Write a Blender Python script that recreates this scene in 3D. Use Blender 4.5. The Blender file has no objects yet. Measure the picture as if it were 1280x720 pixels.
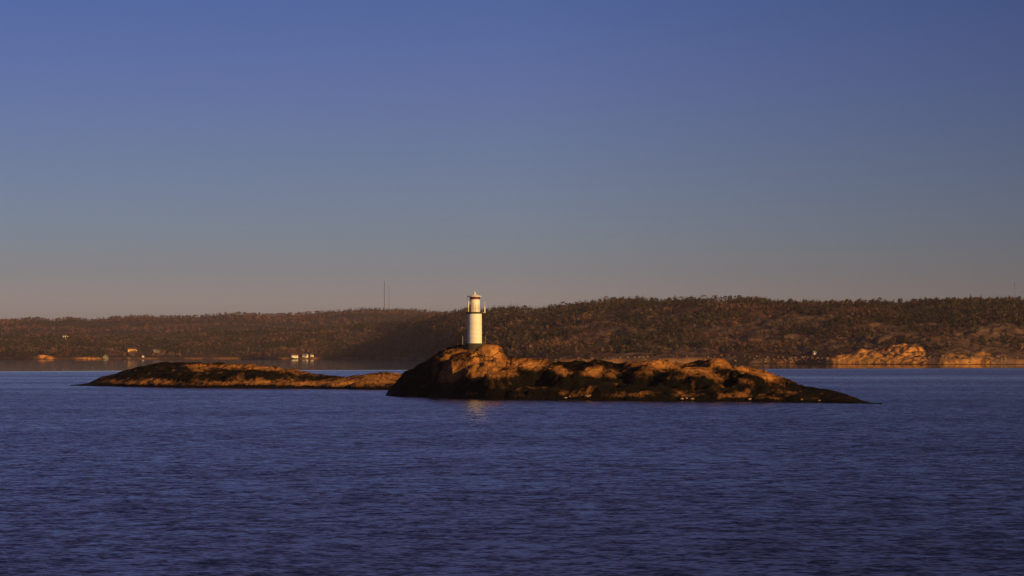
import bpy, bmesh, math, random
import numpy as np
random.seed(7)
rng = np.random.default_rng(11)
S = bpy.context.scene
COL = S.collection
R = math.radians
F, CX, HY, H = 3000.0, 640.0, 442.0, 10.5      # focal length (px), principal column, horizon row, eye height (m)

def PX(px, Y): return (px - CX) / F * Y
def ZH(y, Y): return H - (y - HY) / F * Y       # height of something seen at row y at distance Y
def WY(y): return F * H / (y - HY)              # distance of the water surface at row y

# ------------------------------------------------------------------ noise
_perm = rng.permutation(1024).astype(np.int64)
_grad = np.stack([np.cos(np.arange(1024) * 2.39996), np.sin(np.arange(1024) * 2.39996)], 1)
def perlin(x, y):
    xi = np.floor(x).astype(np.int64); yi = np.floor(y).astype(np.int64)
    xf = x - xi; yf = y - yi
    u = xf**3 * (xf * (xf * 6 - 15) + 10); v = yf**3 * (yf * (yf * 6 - 15) + 10)
    def g(ix, iy, fx, fy):
        h = _perm[(_perm[ix & 1023] + iy) & 1023]
        return _grad[h, 0] * fx + _grad[h, 1] * fy
    a = g(xi, yi, xf, yf); b = g(xi + 1, yi, xf - 1, yf)
    c = g(xi, yi + 1, xf, yf - 1); d = g(xi + 1, yi + 1, xf - 1, yf - 1)
    return ((a * (1 - u) + b * u) * (1 - v) + (c * (1 - u) + d * u) * v) * 1.5
def fbm(x, y, o=4, lac=2.03, gain=.5):
    t = 0; a = 1.0
    for k in range(o):
        t = t + a * perlin(x * lac**k + 17.3 * k, y * lac**k - 9.1 * k); a *= gain
    return t
def ridged(x, y, o=3):
    t = 0; a = 1.0
    for k in range(o):
        t = t + a * (1 - 2 * np.abs(perlin(x * 2.1**k + 31 * k, y * 2.1**k + 5 * k))); a *= .5
    return t
def sstep(a, b, x):
    t = np.clip((x - a) / (b - a), 0, 1); return t * t * (3 - 2 * t)

# ------------------------------------------------------------------ object helpers
def tag(o, label=None, cat=None, group=None, kind=None):
    if label: o['label'] = label
    if cat: o['category'] = cat
    if group: o['group'] = group
    if kind: o['kind'] = kind
    return o
def link(name, me, mat=None, parent=None, loc=None):
    o = bpy.data.objects.new(name, me); COL.objects.link(o)
    if mat and not me.materials: me.materials.append(mat)
    if parent: o.parent = parent
    if loc is not None: o.location = loc
    return o
def empty(name, loc, rz=0):
    o = bpy.data.objects.new(name, None); COL.objects.link(o)
    o.location = loc; o.rotation_euler.z = rz; o.empty_display_size = .5
    return o
def mesh_np(name, co, faces, smooth=False, colors=None):
    """co (n,3); faces (m,k) with constant k"""
    me = bpy.data.meshes.new(name); m, k = faces.shape
    me.vertices.add(len(co)); me.vertices.foreach_set('co', co.astype(np.float32).ravel())
    me.loops.add(m * k); me.loops.foreach_set('vertex_index', faces.astype(np.int32).ravel())
    me.polygons.add(m)
    me.polygons.foreach_set('loop_start', (np.arange(m) * k).astype(np.int32))
    if smooth: me.polygons.foreach_set('use_smooth', np.ones(m, bool))
    if colors is not None:
        ca = me.color_attributes.new('Col', 'FLOAT_COLOR', 'POINT')
        c4 = np.concatenate([colors, np.ones((len(colors), 1))], 1)
        ca.data.foreach_set('color', c4.astype(np.float32).ravel())
    me.update(calc_edges=True); me.validate()
    return me
def grid_np(X, Y, Z):
    n, m = X.shape
    co = np.stack([X, Y, Z], -1).reshape(-1, 3)
    i = np.arange(n * m).reshape(n, m)
    f = np.stack([i[:-1, :-1], i[1:, :-1], i[1:, 1:], i[:-1, 1:]], -1).reshape(-1, 4)
    return co, f
def bm_mesh(name, bm, smooth=False):
    me = bpy.data.meshes.new(name); bmesh.ops.recalc_face_normals(bm, faces=bm.faces)
    bm.to_mesh(me); bm.free()
    if smooth:
        for p in me.polygons: p.use_smooth = True
    return me
def lathe(name, prof, n=48, smooth_angle=35):
    bm = bmesh.new(); rings = []
    for r, z in prof:
        rings.append([bm.verts.new((r * math.cos(2 * math.pi * k / n), r * math.sin(2 * math.pi * k / n), z)) for k in range(n)])
    for a, b in zip(rings, rings[1:]):
        for k in range(n): bm.faces.new((a[k], a[(k + 1) % n], b[(k + 1) % n], b[k]))
    bm.faces.new(rings[0]); bm.faces.new(rings[-1])
    me = bm_mesh(name, bm, True)
    me.set_sharp_from_angle(angle=R(smooth_angle))
    return me
def add_box(bm, x0, x1, y0, y1, z0, z1):
    v = [bm.verts.new(p) for p in ((x0,y0,z0),(x1,y0,z0),(x1,y1,z0),(x0,y1,z0),(x0,y0,z1),(x1,y0,z1),(x1,y1,z1),(x0,y1,z1))]
    for f in ((0,3,2,1),(4,5,6,7),(0,1,5,4),(1,2,6,5),(2,3,7,6),(3,0,4,7)): bm.faces.new([v[i] for i in f])
def add_rod(bm, a, b, r, n=8):
    a = np.array(a, float); b = np.array(b, float); d = b - a; d /= np.linalg.norm(d)
    u = np.cross(d, (0, 0, 1)) if abs(d[2]) < .9 else np.cross(d, (1, 0, 0)); u /= np.linalg.norm(u); w = np.cross(d, u)
    A = []; B = []
    for k in range(n):
        t = 2 * math.pi * k / n; o = (u * math.cos(t) + w * math.sin(t)) * r
        A.append(bm.verts.new(a + o)); B.append(bm.verts.new(b + o))
    for k in range(n): bm.faces.new((A[k], A[(k + 1) % n], B[(k + 1) % n], B[k]))
    bm.faces.new(A); bm.faces.new(B)
def add_ring(bm, r, z, t, n=40):
    for k in range(n):
        a = 2 * math.pi * k / n; b = 2 * math.pi * (k + 1) / n
        add_rod(bm, (r * math.cos(a), r * math.sin(a), z), (r * math.cos(b), r * math.sin(b), z), t, 5)

# ------------------------------------------------------------------ materials
def mat(name, base=(.5, .5, .5), rough=.8, spec=.3):
    m = bpy.data.materials.new(name); m.use_nodes = True
    nt = m.node_tree; p = nt.nodes['Principled BSDF']
    p.inputs['Base Color'].default_value = (*base, 1); p.inputs['Roughness'].default_value = rough
    p.inputs['Specular IOR Level'].default_value = spec
    return m, nt, p
class N:
    def __init__(s, nt): s.nt = nt
    def new(s, t, **kw):
        n = s.nt.nodes.new(t)
        for k, v in kw.items(): setattr(n, k, v)
        return n
    def L(s, a, b): s.nt.links.new(a, b)
    def coord(s, scale=(1, 1, 1), rot=(0, 0, 0)):
        tc = s.new('ShaderNodeTexCoord'); mp = s.new('ShaderNodeMapping')
        mp.inputs['Scale'].default_value = scale; mp.inputs['Rotation'].default_value = rot
        s.L(tc.outputs['Object'], mp.inputs[0]); return mp.outputs[0]
    def noise(s, vec, scale, detail=4, rough=.55, dist=0):
        n = s.new('ShaderNodeTexNoise'); n.inputs['Scale'].default_value = scale; n.inputs['Detail'].default_value = detail
        n.inputs['Roughness'].default_value = rough; n.inputs['Distortion'].default_value = dist
        s.L(vec, n.inputs['Vector']); return n
    def ramp(s, fac, stops, interp='LINEAR'):
        r = s.new('ShaderNodeValToRGB'); r.color_ramp.interpolation = interp
        e = r.color_ramp.elements
        while len(e) < len(stops): e.new(.5)
        for k, (p, c) in enumerate(stops):
            e[k].position = p; e[k].color = (*c, 1) if len(c) == 3 else c
        s.L(fac, r.inputs[0]); return r.outputs[0]
    def math(s, op, a, b=None, clamp=False):
        n = s.new('ShaderNodeMath', operation=op, use_clamp=clamp)
        for k, v in enumerate((a, b)):
            if v is None: continue
            if isinstance(v, (int, float)): n.inputs[k].default_value = v
            else: s.L(v, n.inputs[k])
        return n.outputs[0]
    def mrange(s, v, a, b, c=0, d=1, smooth=True):
        n = s.new('ShaderNodeMapRange'); n.interpolation_type = 'SMOOTHSTEP' if smooth else 'LINEAR'
        s.L(v, n.inputs[0])
        for k, q in enumerate((a, b, c, d)): n.inputs[k + 1].default_value = q
        return n.outputs[0]
    def mix(s, fac, a, b, mode='MIX'):
        n = s.new('ShaderNodeMix', data_type='RGBA', blend_type=mode)
        for i, v in ((0, fac), (6, a), (7, b)):
            if isinstance(v, (int, float)): n.inputs[i].default_value = v
            elif isinstance(v, tuple): n.inputs[i].default_value = (*v, 1)
            else: s.L(v, n.inputs[i])
        return n.outputs[2]

def island_material():
    m, nt, p = mat('granite_skerry', rough=.95, spec=.10); n = N(nt)
    tc = n.new('ShaderNodeTexCoord'); sx = n.new('ShaderNodeSeparateXYZ'); n.L(tc.outputs['Object'], sx.inputs[0])
    co = tc.outputs['Object']
    big = n.noise(co, .09, 4, .6); med = n.noise(co, .5, 5, .62); fine = n.noise(co, 3.2, 5, .65)
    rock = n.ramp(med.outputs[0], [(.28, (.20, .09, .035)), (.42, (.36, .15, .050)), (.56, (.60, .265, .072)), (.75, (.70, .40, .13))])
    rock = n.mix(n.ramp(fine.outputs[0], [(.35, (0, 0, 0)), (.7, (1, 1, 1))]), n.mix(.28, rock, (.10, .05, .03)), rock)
    # strength of bare sunny granite comes from the mesh attribute (lichen and mossy growth, with sun and shade painted in)
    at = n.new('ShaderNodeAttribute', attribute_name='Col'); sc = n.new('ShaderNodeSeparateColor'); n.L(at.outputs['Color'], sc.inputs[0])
    moss_shade = n.ramp(fine.outputs[0], [(.3, (.0025, .0022, .002)), (.55, (.007, .0055, .0032)), (.8, (.030, .018, .008))])  # dark growth colour, also painted over rock that lies in shade
    shade_cover = n.math('ADD', sc.outputs[0], n.math('MULTIPLY', n.math('SUBTRACT', med.outputs[0], .5), 1.1))
    colr = n.mix(n.mrange(shade_cover, .28, .74), rock, moss_shade)
    # yellow lichen
    colr = n.mix(n.math('MULTIPLY', n.mrange(big.outputs[0], .5, .65), .35), colr, (.30, .17, .03), 'MIX') if False else colr
    # black tide zone and pale band just over it
    zz = n.math('ADD', sx.outputs[2], n.math('MULTIPLY', n.math('SUBTRACT', n.noise(co, .35, 5, .6).outputs[0], .5), 2.6))
    colr = n.mix(n.mrange(zz, 1.05, .65), colr, (.0065, .0055, .005))
    # cracks
    v = n.new('ShaderNodeTexVoronoi', feature='DISTANCE_TO_EDGE'); v.inputs['Scale'].default_value = .22
    mp = n.coord((1, .35, 1), (0, 0, .5)); wn = n.noise(mp, .6, 3)
    ad = n.new('ShaderNodeVectorMath', operation='MULTIPLY_ADD'); n.L(wn.outputs['Color'], ad.inputs[0]); ad.inputs[1].default_value = (3, 3, 3); n.L(mp, ad.inputs[2])
    n.L(ad.outputs[0], v.inputs['Vector'])
    colr = n.mix(n.math('MULTIPLY', n.mrange(v.outputs[0], .045, .0), n.mrange(big.outputs[0], .42, .58)), colr, (.014, .010, .007))
    n.L(colr, p.inputs['Base Color'])
    b = n.new('ShaderNodeBump'); b.inputs['Strength'].default_value = 1.0; b.inputs['Distance'].default_value = .7
    hh = n.math('ADD', med.outputs[0], n.math('MULTIPLY', fine.outputs[0], .45))
    hh = n.math('ADD', hh, n.mrange(v.outputs[0], 0, .05, 0, .5))
    n.L(hh, b.inputs['Height']); n.L(b.outputs[0], p.inputs['Normal'])
    return m

def hill_material():
    m, nt, p = mat('heath_and_granite', rough=.95, spec=.1); n = N(nt)
    tc = n.new('ShaderNodeTexCoord'); co = tc.outputs['Object']
    a = n.noise(co, .012, 5, .6); b = n.noise(co, .07, 5, .65)
    at = n.new('ShaderNodeAttribute', attribute_name='Col'); sc = n.new('ShaderNodeSeparateColor'); n.L(at.outputs['Color'], sc.inputs[0])
    heath = n.ramp(a.outputs[0], [(.3, (.018, .014, .010)), (.5, (.050, .027, .021)), (.7, (.095, .044, .032))])
    rock = n.ramp(b.outputs[0], [(.3, (.03, .020, .018)), (.5, (.085, .052, .042)), (.72, (.20, .125, .095))])
    mx = n.math('ADD', sc.outputs[0], n.math('MULTIPLY', n.math('SUBTRACT', b.outputs[0], .5), 1.4))
    c = n.mix(n.mrange(mx, .42, .62), heath, rock)
    cliff = n.ramp(n.noise(co, .16, 6, .7).outputs[0], [(.3, (.36, .13, .036)), (.42, (.72, .31, .07)), (.7, (.82, .43, .11))])
    vo = n.new('ShaderNodeTexVoronoi', feature='DISTANCE_TO_EDGE'); vo.inputs['Scale'].default_value = .07
    wv = n.new('ShaderNodeVectorMath', operation='MULTIPLY_ADD'); n.L(b.outputs['Color'], wv.inputs[0]); wv.inputs[1].default_value = (9, 9, 9); n.L(co, wv.inputs[2]); n.L(wv.outputs[0], vo.inputs['Vector'])
    cliff = n.mix(n.math('MULTIPLY', n.mrange(vo.outputs[0], .12, .0), n.mrange(a.outputs[0], .35, .6)), cliff, (.12, .05, .024))
    c = n.mix(sc.outputs[1], c, cliff)
    sx = n.new('ShaderNodeSeparateXYZ'); n.L(co, sx.inputs[0])
    c = n.mix(n.mrange(sx.outputs[2], .7, .3), c, (.015, .01, .008))
    n.L(c, p.inputs['Base Color'])
    bp = n.new('ShaderNodeBump'); bp.inputs['Strength'].default_value = .8; bp.inputs['Distance'].default_value = 4
    n.L(b.outputs[0], bp.inputs['Height']); n.L(bp.outputs[0], p.inputs['Normal'])
    return m

def attr_foliage(name, rough=.9):
    m, nt, p = mat(name, rough=rough, spec=.15); n = N(nt)
    at = n.new('ShaderNodeAttribute', attribute_name='Col')
    n.L(at.outputs['Color'], p.inputs['Base Color'])
    return m
def water_material():
    m, nt, p = mat('sea_water', (.004, .008, .022), .06, .5); n = N(nt)
    p.inputs['IOR'].default_value = 1.333
    tc = n.new('ShaderNodeTexCoord'); co = tc.outputs['Object']
    def slope(scale, stretch, rot, detail):
        mp = n.new('ShaderNodeMapping'); mp.inputs['Scale'].default_value = (scale * stretch, scale, scale); mp.inputs['Rotation'].default_value = (0, 0, rot)
        n.L(co, mp.inputs[0]); q = n.noise(mp.outputs[0], 1, detail, .6)
        v = n.new('ShaderNodeVectorMath', operation='SUBTRACT'); n.L(q.outputs['Color'], v.inputs[0]); v.inputs[1].default_value = (.5, .5, .5)
        return v.outputs[0]
    def vm(op, a, b):
        v = n.new('ShaderNodeVectorMath', operation=op)
        for k, q in enumerate((a, b)):
            if isinstance(q, tuple): v.inputs[k].default_value = q
            else: n.L(q, v.inputs[k])
        return v.outputs[0]
    def vs(a, s):
        v = n.new('ShaderNodeVectorMath', operation='SCALE'); n.L(a, v.inputs[0])
        if isinstance(s, (int, float)): v.inputs['Scale'].default_value = s
        else: n.L(s, v.inputs['Scale'])
        return v.outputs[0]
    s = vm('ADD', vm('MULTIPLY', slope(.55, .9, .12, 3), (.30, .62, 0)), vm('MULTIPLY', slope(2.3, .85, -.25, 4), (.90, .85, 0)))
    s = vm('ADD', s, vm('MULTIPLY', slope(.05, .8, .3, 2), (.04, .07, 0)))
    sp = n.new('ShaderNodeSeparateXYZ'); n.L(s, sp.inputs[0]); sm = n.new('ShaderNodeMath', operation='SMOOTH_MIN'); n.L(sp.outputs[1], sm.inputs[0]); sm.inputs[1].default_value = .05; sm.inputs[2].default_value = .14
    cb = n.new('ShaderNodeCombineXYZ'); n.L(sp.outputs[0], cb.inputs[0]); n.L(sm.outputs[0], cb.inputs[1]); s = cb.outputs[0]
    # wind patches: ruffled water near, sheltered calm water towards the far shore, slicks
    sx = n.new('ShaderNodeSeparateXYZ'); n.L(co, sx.inputs[0])
    mp = n.new('ShaderNodeMapping'); mp.inputs['Scale'].default_value = (.0011, .011, 1); mp.inputs['Rotation'].default_value = (0, 0, -.02); n.L(co, mp.inputs[0])
    sl = n.noise(mp.outputs[0], 1, 4, .55)
    yy = n.math('ADD', sx.outputs[1], n.math('MULTIPLY', n.math('SUBTRACT', sl.outputs[0], .5), 160))
    yy = n.math('SUBTRACT', yy, n.math('MULTIPLY', sx.outputs[0], .50))
    calm = n.mrange(yy, 1600, 1470, .02, 1)
    slick = n.mrange(sl.outputs[0], .42, .62, .62, 1.0)
    farf = n.mrange(sx.outputs[1], 450, 900, 0, 1)
    slick = n.math('ADD', n.math('MULTIPLY', slick, farf), n.math('SUBTRACT', 1.0, farf))
    amp = n.math('MULTIPLY', calm, slick)
    mg = n.new('ShaderNodeMapping'); mg.inputs['Scale'].default_value = (.012, .022, 1); n.L(co, mg.inputs[0])
    amp = n.math('MULTIPLY', amp, n.mrange(n.noise(mg.outputs[0], 1, 3, .5).outputs[0], .35, .65, .88, 1.1))
    # a narrow slick drifting across the right-hand sound
    ys_ = n.math('SUBTRACT', sx.outputs[1], n.math('MULTIPLY', sx.outputs[0], -.16))
    band = n.math('MULTIPLY', n.mrange(n.math('ABSOLUTE', n.math('SUBTRACT', ys_, 1065)), 26, 6), n.mrange(sx.outputs[0], 60, 140))
    amp = n.math('MULTIPLY', amp, n.math('SUBTRACT', 1.0, n.math('MULTIPLY', band, .5)))
    s = vs(s, amp)
    bias = n.new('ShaderNodeCombineXYZ'); n.L(n.math('MULTIPLY', amp, BIAS), bias.inputs[1]); bias.inputs[2].default_value = 1
    nv = vm('ADD', s, bias.outputs[0]); nn = n.new('ShaderNodeVectorMath', operation='NORMALIZE'); n.L(nv, nn.inputs[0])
    n.L(nn.outputs[0], p.inputs['Normal'])
    n.L(n.mrange(amp, 0, 1, .045, .11, False), p.inputs['Roughness'])
    return m
BIAS = -.095

M_island = island_material(); M_hill = hill_material(); M_tree = attr_foliage('foliage'); M_water = water_material()

def painted(name, base, rough, dirt=.25, scale=3.0):
    m, nt, p = mat(name, base, rough, .4); n = N(nt)
    co = n.coord((1, 1, .25)); q = n.noise(co, scale, 5, .65)
    d = tuple(c * .55 for c in base)
    c = n.mix(n.math('MULTIPLY', n.mrange(q.outputs[0], .48, .75), dirt), base, d)
    n.L(c, p.inputs['Base Color'])
    b = n.new('ShaderNodeBump'); b.inputs['Strength'].default_value = .15; b.inputs['Distance'].default_value = .03
    n.L(q.outputs[0], b.inputs['Height']); n.L(b.outputs[0], p.inputs['Normal'])
    return m
M_white = painted('white_paint', (.80, .78, .74), .55)
M_dark = painted('dark_iron', (.035, .028, .026), .6)
M_red = painted('red_paint', (.17, .022, .018), .5)
M_conc = painted('weathered_concrete', (.045, .04, .036), .9, .5)
M_steel = painted('galvanised_steel', (.30, .27, .25), .5)
M_stone = painted('shore_stone', (.22, .13, .08), .9, .8, 1.2)
M_bark = painted('bark', (.09, .05, .03), .9)
M_glass, _, gp = mat('lamp_glass', (.08, .06, .05), .08, .6)
M_wallw = painted('white_boards', (.75, .72, .68), .7, .2, .4)
M_wally = painted('yellow_boards', (.70, .42, .16), .7, .2, .4)
M_wallr = painted('red_boards', (.25, .05, .03), .8, .3, .4)
M_roof = painted('clay_roof', (.12, .05, .035), .85, .4, .4)
M_roofg = painted('grey_roof', (.20, .19, .19), .8, .3, .4)
M_pane, _, _ = mat('window_pane', (.02, .02, .025), .1, .6)

# ------------------------------------------------------------------ islands
def build_island(name, label, cols, lumps, ncol=900, nrow=260, seed=0, shade_cover_fn=None):
    """cols: rows of (px, waterline row in front, skyline row, crest offset m, total depth m)"""
    a = np.array(cols, float)
    px = np.linspace(a[0, 0], a[-1, 0], ncol)
    yw = np.interp(px, a[:, 0], a[:, 1]); ys = np.interp(px, a[:, 0], a[:, 2])
    off = np.interp(px, a[:, 0], a[:, 3]); dep = np.interp(px, a[:, 0], a[:, 4])
    Yf = WY(yw); Yc = Yf + off
    # smooth the distances a little
    zc = np.maximum(ZH(ys, Yc), .05)
    t = np.linspace(0, 1, nrow)
    P, T = np.meshgrid(px, t, indexing='ij')
    YF = Yf[:, None]; D = dep[:, None]; Y = YF + T * D
    O = off[:, None]; s = (Y - YF) / O
    X = (P - CX) / F * Y
    ends = np.minimum(sstep(0, 1, (P - px[0]) / 14.0), sstep(0, 1, (px[-1] - P) / 9.0))
    up = np.where(s < 1, np.clip(s, 0, 1) ** .72, 1)
    up = up * (1 - .22 * np.sin(np.clip(s, 0, 1) * math.pi))           # slightly concave shelf
    back = np.clip((Y - YF - O) / np.maximum(D - O, 1), 0, 1)
    prof = np.where(s < 1, up, np.cos(back * math.pi / 2) ** 1.2)
    Z = zc[:, None] * prof
    # glacially smoothed whalebacks, trending diagonally, and ledges
    ca, sa = math.cos(.45), math.sin(.45)
    U = X * ca + Y * sa; V = -X * sa + Y * ca
    free = np.sin(np.clip(s, 0, 1) * math.pi) ** .7 * (s < 1) + .5 * (s >= 1) * np.sin(np.clip(back, 0, 1) * math.pi)
    scale = np.clip(zc[:, None] / 8, .15, 1.1)
    n1 = fbm(U / 13 + seed, V / 6 + seed, 3); n2 = fbm(U / 4.2 + seed, V / 2.1, 4); n3 = ridged(U / 9 + seed, V / 4.5, 3)
    Z = Z + free * scale * (1.5 * n1 + .55 * (n3 - .6)) + (free * .8 + .12) * scale * .45 * n2
    Z = Z + .10 * fbm(X / .9, Y / .9 + seed, 3) * np.clip(Z, 0, 1)
    crease = (1 - np.abs(perlin(U / 11 + seed, V / 3.2))) ** 9 * .9
    block = fbm(U / 6.5, V / 1.6 + seed, 3)
    rough_ = np.clip(Z / 3, 0, 1) * np.clip(zc[:, None] / 6, .3, 1)
    rough_ = rough_ * (.30 * block - .42 * crease)
    for q_, (lp, ly, tt, rx, ry, h, pw) in enumerate(lumps[1:] + lumps[:1]):      # rounded domes: px, front offset, radii (m), height
        last = q_ == len(lumps) - 1
        if last:
            for _ in range(3):                                        # ice-smoothed: round off the steps between slabs
                Zp = np.pad(Z, 2, mode='edge')
                Z = sum(Zp[2 + a_:Zp.shape[0] - 2 + a_, 2:-2] for a_ in (-2, -1, 0, 1, 2)) / 5
                Zp = np.pad(Z, 2, mode='edge'); Z = sum(Zp[2:-2, 2 + a_:Zp.shape[1] - 2 + a_] for a_ in (-2, -1, 0, 1, 2)) / 5
            ph = (Z + .10 * X * np.where(X > 0, 1, -1) + 1.1 * fbm(X / 16 + 2, Y / 9, 3)) / 1.35
            ter = np.sin(2 * math.pi * ph) + .35 * np.sin(4 * math.pi * ph + 1)
            Z = Z + rough_ + np.clip(Z / 2, 0, 1) * np.clip(zc[:, None] / 6, .25, 1) * .20 * ter
        wp = .25 if last else .9
        yf = np.interp(lp, px, Yf); yc = yf + tt; xc = (lp - CX) / F * yc
        cu, su = math.cos(.5), math.sin(.5); dx = X - xc + wp * fbm(X / 3, Y / 3 + lp, 3); dy = Y - yc + wp * fbm(X / 3 + 9, Y / 3 + lp, 3)
        r = np.sqrt(((dx * cu + dy * su) / rx) ** 2 + ((dy * cu - dx * su) / ry) ** 2) / (1.0 if last else 1.25)
        dome = np.clip(1 - r ** pw, 0, 1) ** (.6 if last else .85)
        target = ZH(ly, yc)
        base = target - h
        Z = np.maximum(Z, np.where(r < 1, base + h * dome, -9))
    Z = np.minimum(Z, 99)
    edge = np.minimum(np.minimum(sstep(0, .06, T), sstep(0, .06, 1 - T)), ends)
    Z = Z * edge - 1.2 * (1 - edge)
    cov = shade_cover_fn(P, s, X, Y, Z)
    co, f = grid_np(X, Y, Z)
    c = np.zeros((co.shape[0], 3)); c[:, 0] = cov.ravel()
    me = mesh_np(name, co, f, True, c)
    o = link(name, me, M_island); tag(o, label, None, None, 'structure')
    return X, Y, Z, P

main_cols = [ # px, waterline, skyline, crest offset, depth
 (474,494.6,494.4,8,18),(480,495,491,10,24),(491,495.5,482,12,34),(503,496,468,16,40),(508,496.1,463.5,18,43),(515,496.2,460.5,20,46),(524,496.4,455,22,49),(528,496.5,453.8,23,50),(533,496.6,449.5,24,52),(541,497,447.5,26,56),
 (548,497.3,442,28,60),(556,497.6,436,30,62),(566,498,433,32,66),(576,498.2,431.5,33,68),(588,498.6,431,33,70),(603,499,431.5,33,70),(618,499.3,436,33,68),
 (631,499.5,446,33,66),(642,499.7,446.5,34,64),(660,499.9,448,34,62),(680,500,450,34,60),(704,500.3,453,32,58),(735,500.6,451,34,58),(751,500.8,450,34,58),
 (773,501,453,34,56),(800,501.3,452.5,32,54),(825,501.5,451.5,32,54),(840,501.6,457,32,52),(852,501.7,455,32,52),(868,501.8,453,32,50),(890,502,452,30,50),
 (902,502.1,452,30,48),(912,502.2,457,29,48),(930,502.4,458,28,46),(952,502.7,462,26,42),(966,502.9,466,24,38),(981,503,472,20,34),(1006,503.3,483,14,28),
 (1034,503.7,487,12,24),(1060,504.2,493,9,20),(1078,504.6,501,7,14),(1090,504.9,503.6,5,11),(1100,505.2,504.4,5,10),(1110,505.4,505.2,4,9)]
lumps_main = [ # px, top row, dist behind shore, rx, ry, height, power
 (611.5,430.4,25,4.25,4.7,3.8,3.0),
 (600,436,23,6.5,3.5,3.6,2.2),
 (572,436,27,6.0,6,3.2,2.2),
 (561,457,14,3.0,4,4.0,2.4),(573,452,15,2.0,4,4.4,2.4),(592,455,14,3.2,4,4.2,2.5),(606,452,16,2.6,4,3.4,2.3),(617,447,19,2.4,3.5,3.0,2.3),
 (628,463,10,4.2,3,1.6,2.2),(604,474,9,4.0,3,1.2,2.2),
 (656,453,22,4.2,4,2.2,2.3),(640,458,17,3.0,3,1.8,2.3),(668,456,20,5.0,4,1.8,2.3),
 (699,460,17,2.6,3,1.9,2.3),(709,466,12,2.6,2.6,1.6,2.3),(741,459,18,3.2,3.6,2.6,2.4),(748,450,28,2.0,4,1.4,2.3),(730,464,14,3.5,3,1.4,2.3),(760,462,18,3.0,3,1.5,2.3),
 (825,450.8,25,5.2,5,3.4,2.0),(812,458,19,4.0,4,2.3,2.2),(868,459,20,5.0,4,1.8,2.3),(895,449.3,26,3.3,4,2.3,2.5),(850,462,16,4.0,4,1.8,2.3),
 (918,460,20,3.4,3,1.5,2.3),(884,466,14,3.8,3,1.5,2.3),(946,466,17,4.2,3,1.4,2.3),
 (735,489,4,2.8,1.6,1.0,2.3),(800,489,4,4.5,1.6,1.1,2.3),(845,488,4.5,3.0,1.6,1.2,2.3),(915,492,4,4.4,1.8,1.1,2.3),(965,497,2.6,2.6,1.4,.9,2.3),(1010,492,6,4,2,.9,2.3),(772,492,3.4,3.2,1.3,.8,2.3),
]
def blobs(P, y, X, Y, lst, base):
    """mossy and black-lichen growth plus painted shade, 0 bare and sunlit .. 1 covered and dark; lst: px, row, half-width, half-height, tilt, bareness"""
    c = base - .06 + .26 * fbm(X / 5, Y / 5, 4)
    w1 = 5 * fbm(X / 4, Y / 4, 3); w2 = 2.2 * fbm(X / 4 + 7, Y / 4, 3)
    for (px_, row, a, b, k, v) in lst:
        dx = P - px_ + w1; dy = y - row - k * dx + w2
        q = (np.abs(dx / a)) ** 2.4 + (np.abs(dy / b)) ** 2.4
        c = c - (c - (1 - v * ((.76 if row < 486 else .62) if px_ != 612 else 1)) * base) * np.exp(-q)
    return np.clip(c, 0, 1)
def shade_cover_main(P, s, X, Y, Z):  # sunlit rock painted in as bare patches, the rest darkened as growth
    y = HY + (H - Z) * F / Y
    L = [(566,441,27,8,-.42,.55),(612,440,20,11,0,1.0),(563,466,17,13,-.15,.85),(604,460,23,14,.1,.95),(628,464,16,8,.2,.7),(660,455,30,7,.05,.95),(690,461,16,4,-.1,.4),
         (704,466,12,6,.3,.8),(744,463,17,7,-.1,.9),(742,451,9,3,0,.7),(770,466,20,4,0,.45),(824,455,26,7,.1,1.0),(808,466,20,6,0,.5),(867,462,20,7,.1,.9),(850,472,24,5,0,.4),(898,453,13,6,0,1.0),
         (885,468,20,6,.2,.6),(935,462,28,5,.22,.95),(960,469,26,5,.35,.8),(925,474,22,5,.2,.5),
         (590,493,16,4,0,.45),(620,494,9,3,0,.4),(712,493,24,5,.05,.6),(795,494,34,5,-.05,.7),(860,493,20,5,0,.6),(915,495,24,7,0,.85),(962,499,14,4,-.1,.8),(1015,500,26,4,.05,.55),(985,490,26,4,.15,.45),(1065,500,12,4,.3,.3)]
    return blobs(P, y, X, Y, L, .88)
GX, GY, GZ, GP = build_island('rocky_island', 'rounded granite island with bare orange rock that carries the lighthouse', main_cols, lumps_main, 1000, 280, 3, shade_cover_main)

sk_cols = [(76,482.2,482.1,8,16),(86,482.3,481.3,10,20),(95,482.3,480.8,11,22),(112,482.6,478.5,14,28),(124,482.8,472,18,40),(145,483.2,467,24,50),(160,483.6,462,28,56),(180,484,457.5,30,64),(204,484.5,454,34,70),
 (225,484.8,453.5,34,70),(250,485,454,34,70),(275,485.2,454.5,34,70),(300,485.4,455.5,34,70),(320,485.6,456.5,34,68),(345,485.8,459,32,66),(372,486,462.5,30,60),(395,486.2,468,26,54),
 (415,486.5,469.5,24,50),(433,486.7,471.5,22,46),(445,486.9,469,24,48),(465,487.1,466.5,26,50),(482,487.3,465.5,26,50),(500,487.6,466,26,50),(515,487.8,472,24,44),(525,488,486,12,30),(535,488,487.9,8,16)]
lumps_sk = [(240,461,22,9,8,2.6,2.2),(262,463,20,8,7,2.4,2.2),(290,461,22,9,7,2.4,2.2),(320,462,20,9,7,2.3,2.2),(350,463,18,8,6,2.0,2.2),
 (180,477,6,9,4,1.8,2.2),(290,477,6,6,3,1.8,2.2),(330,478,6,8,3,1.8,2.2),(380,477,7,9,4,1.8,2.2),(430,476,8,8,4,2,2.2),(470,474,8,9,5,2.4,2.2)]
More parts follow.
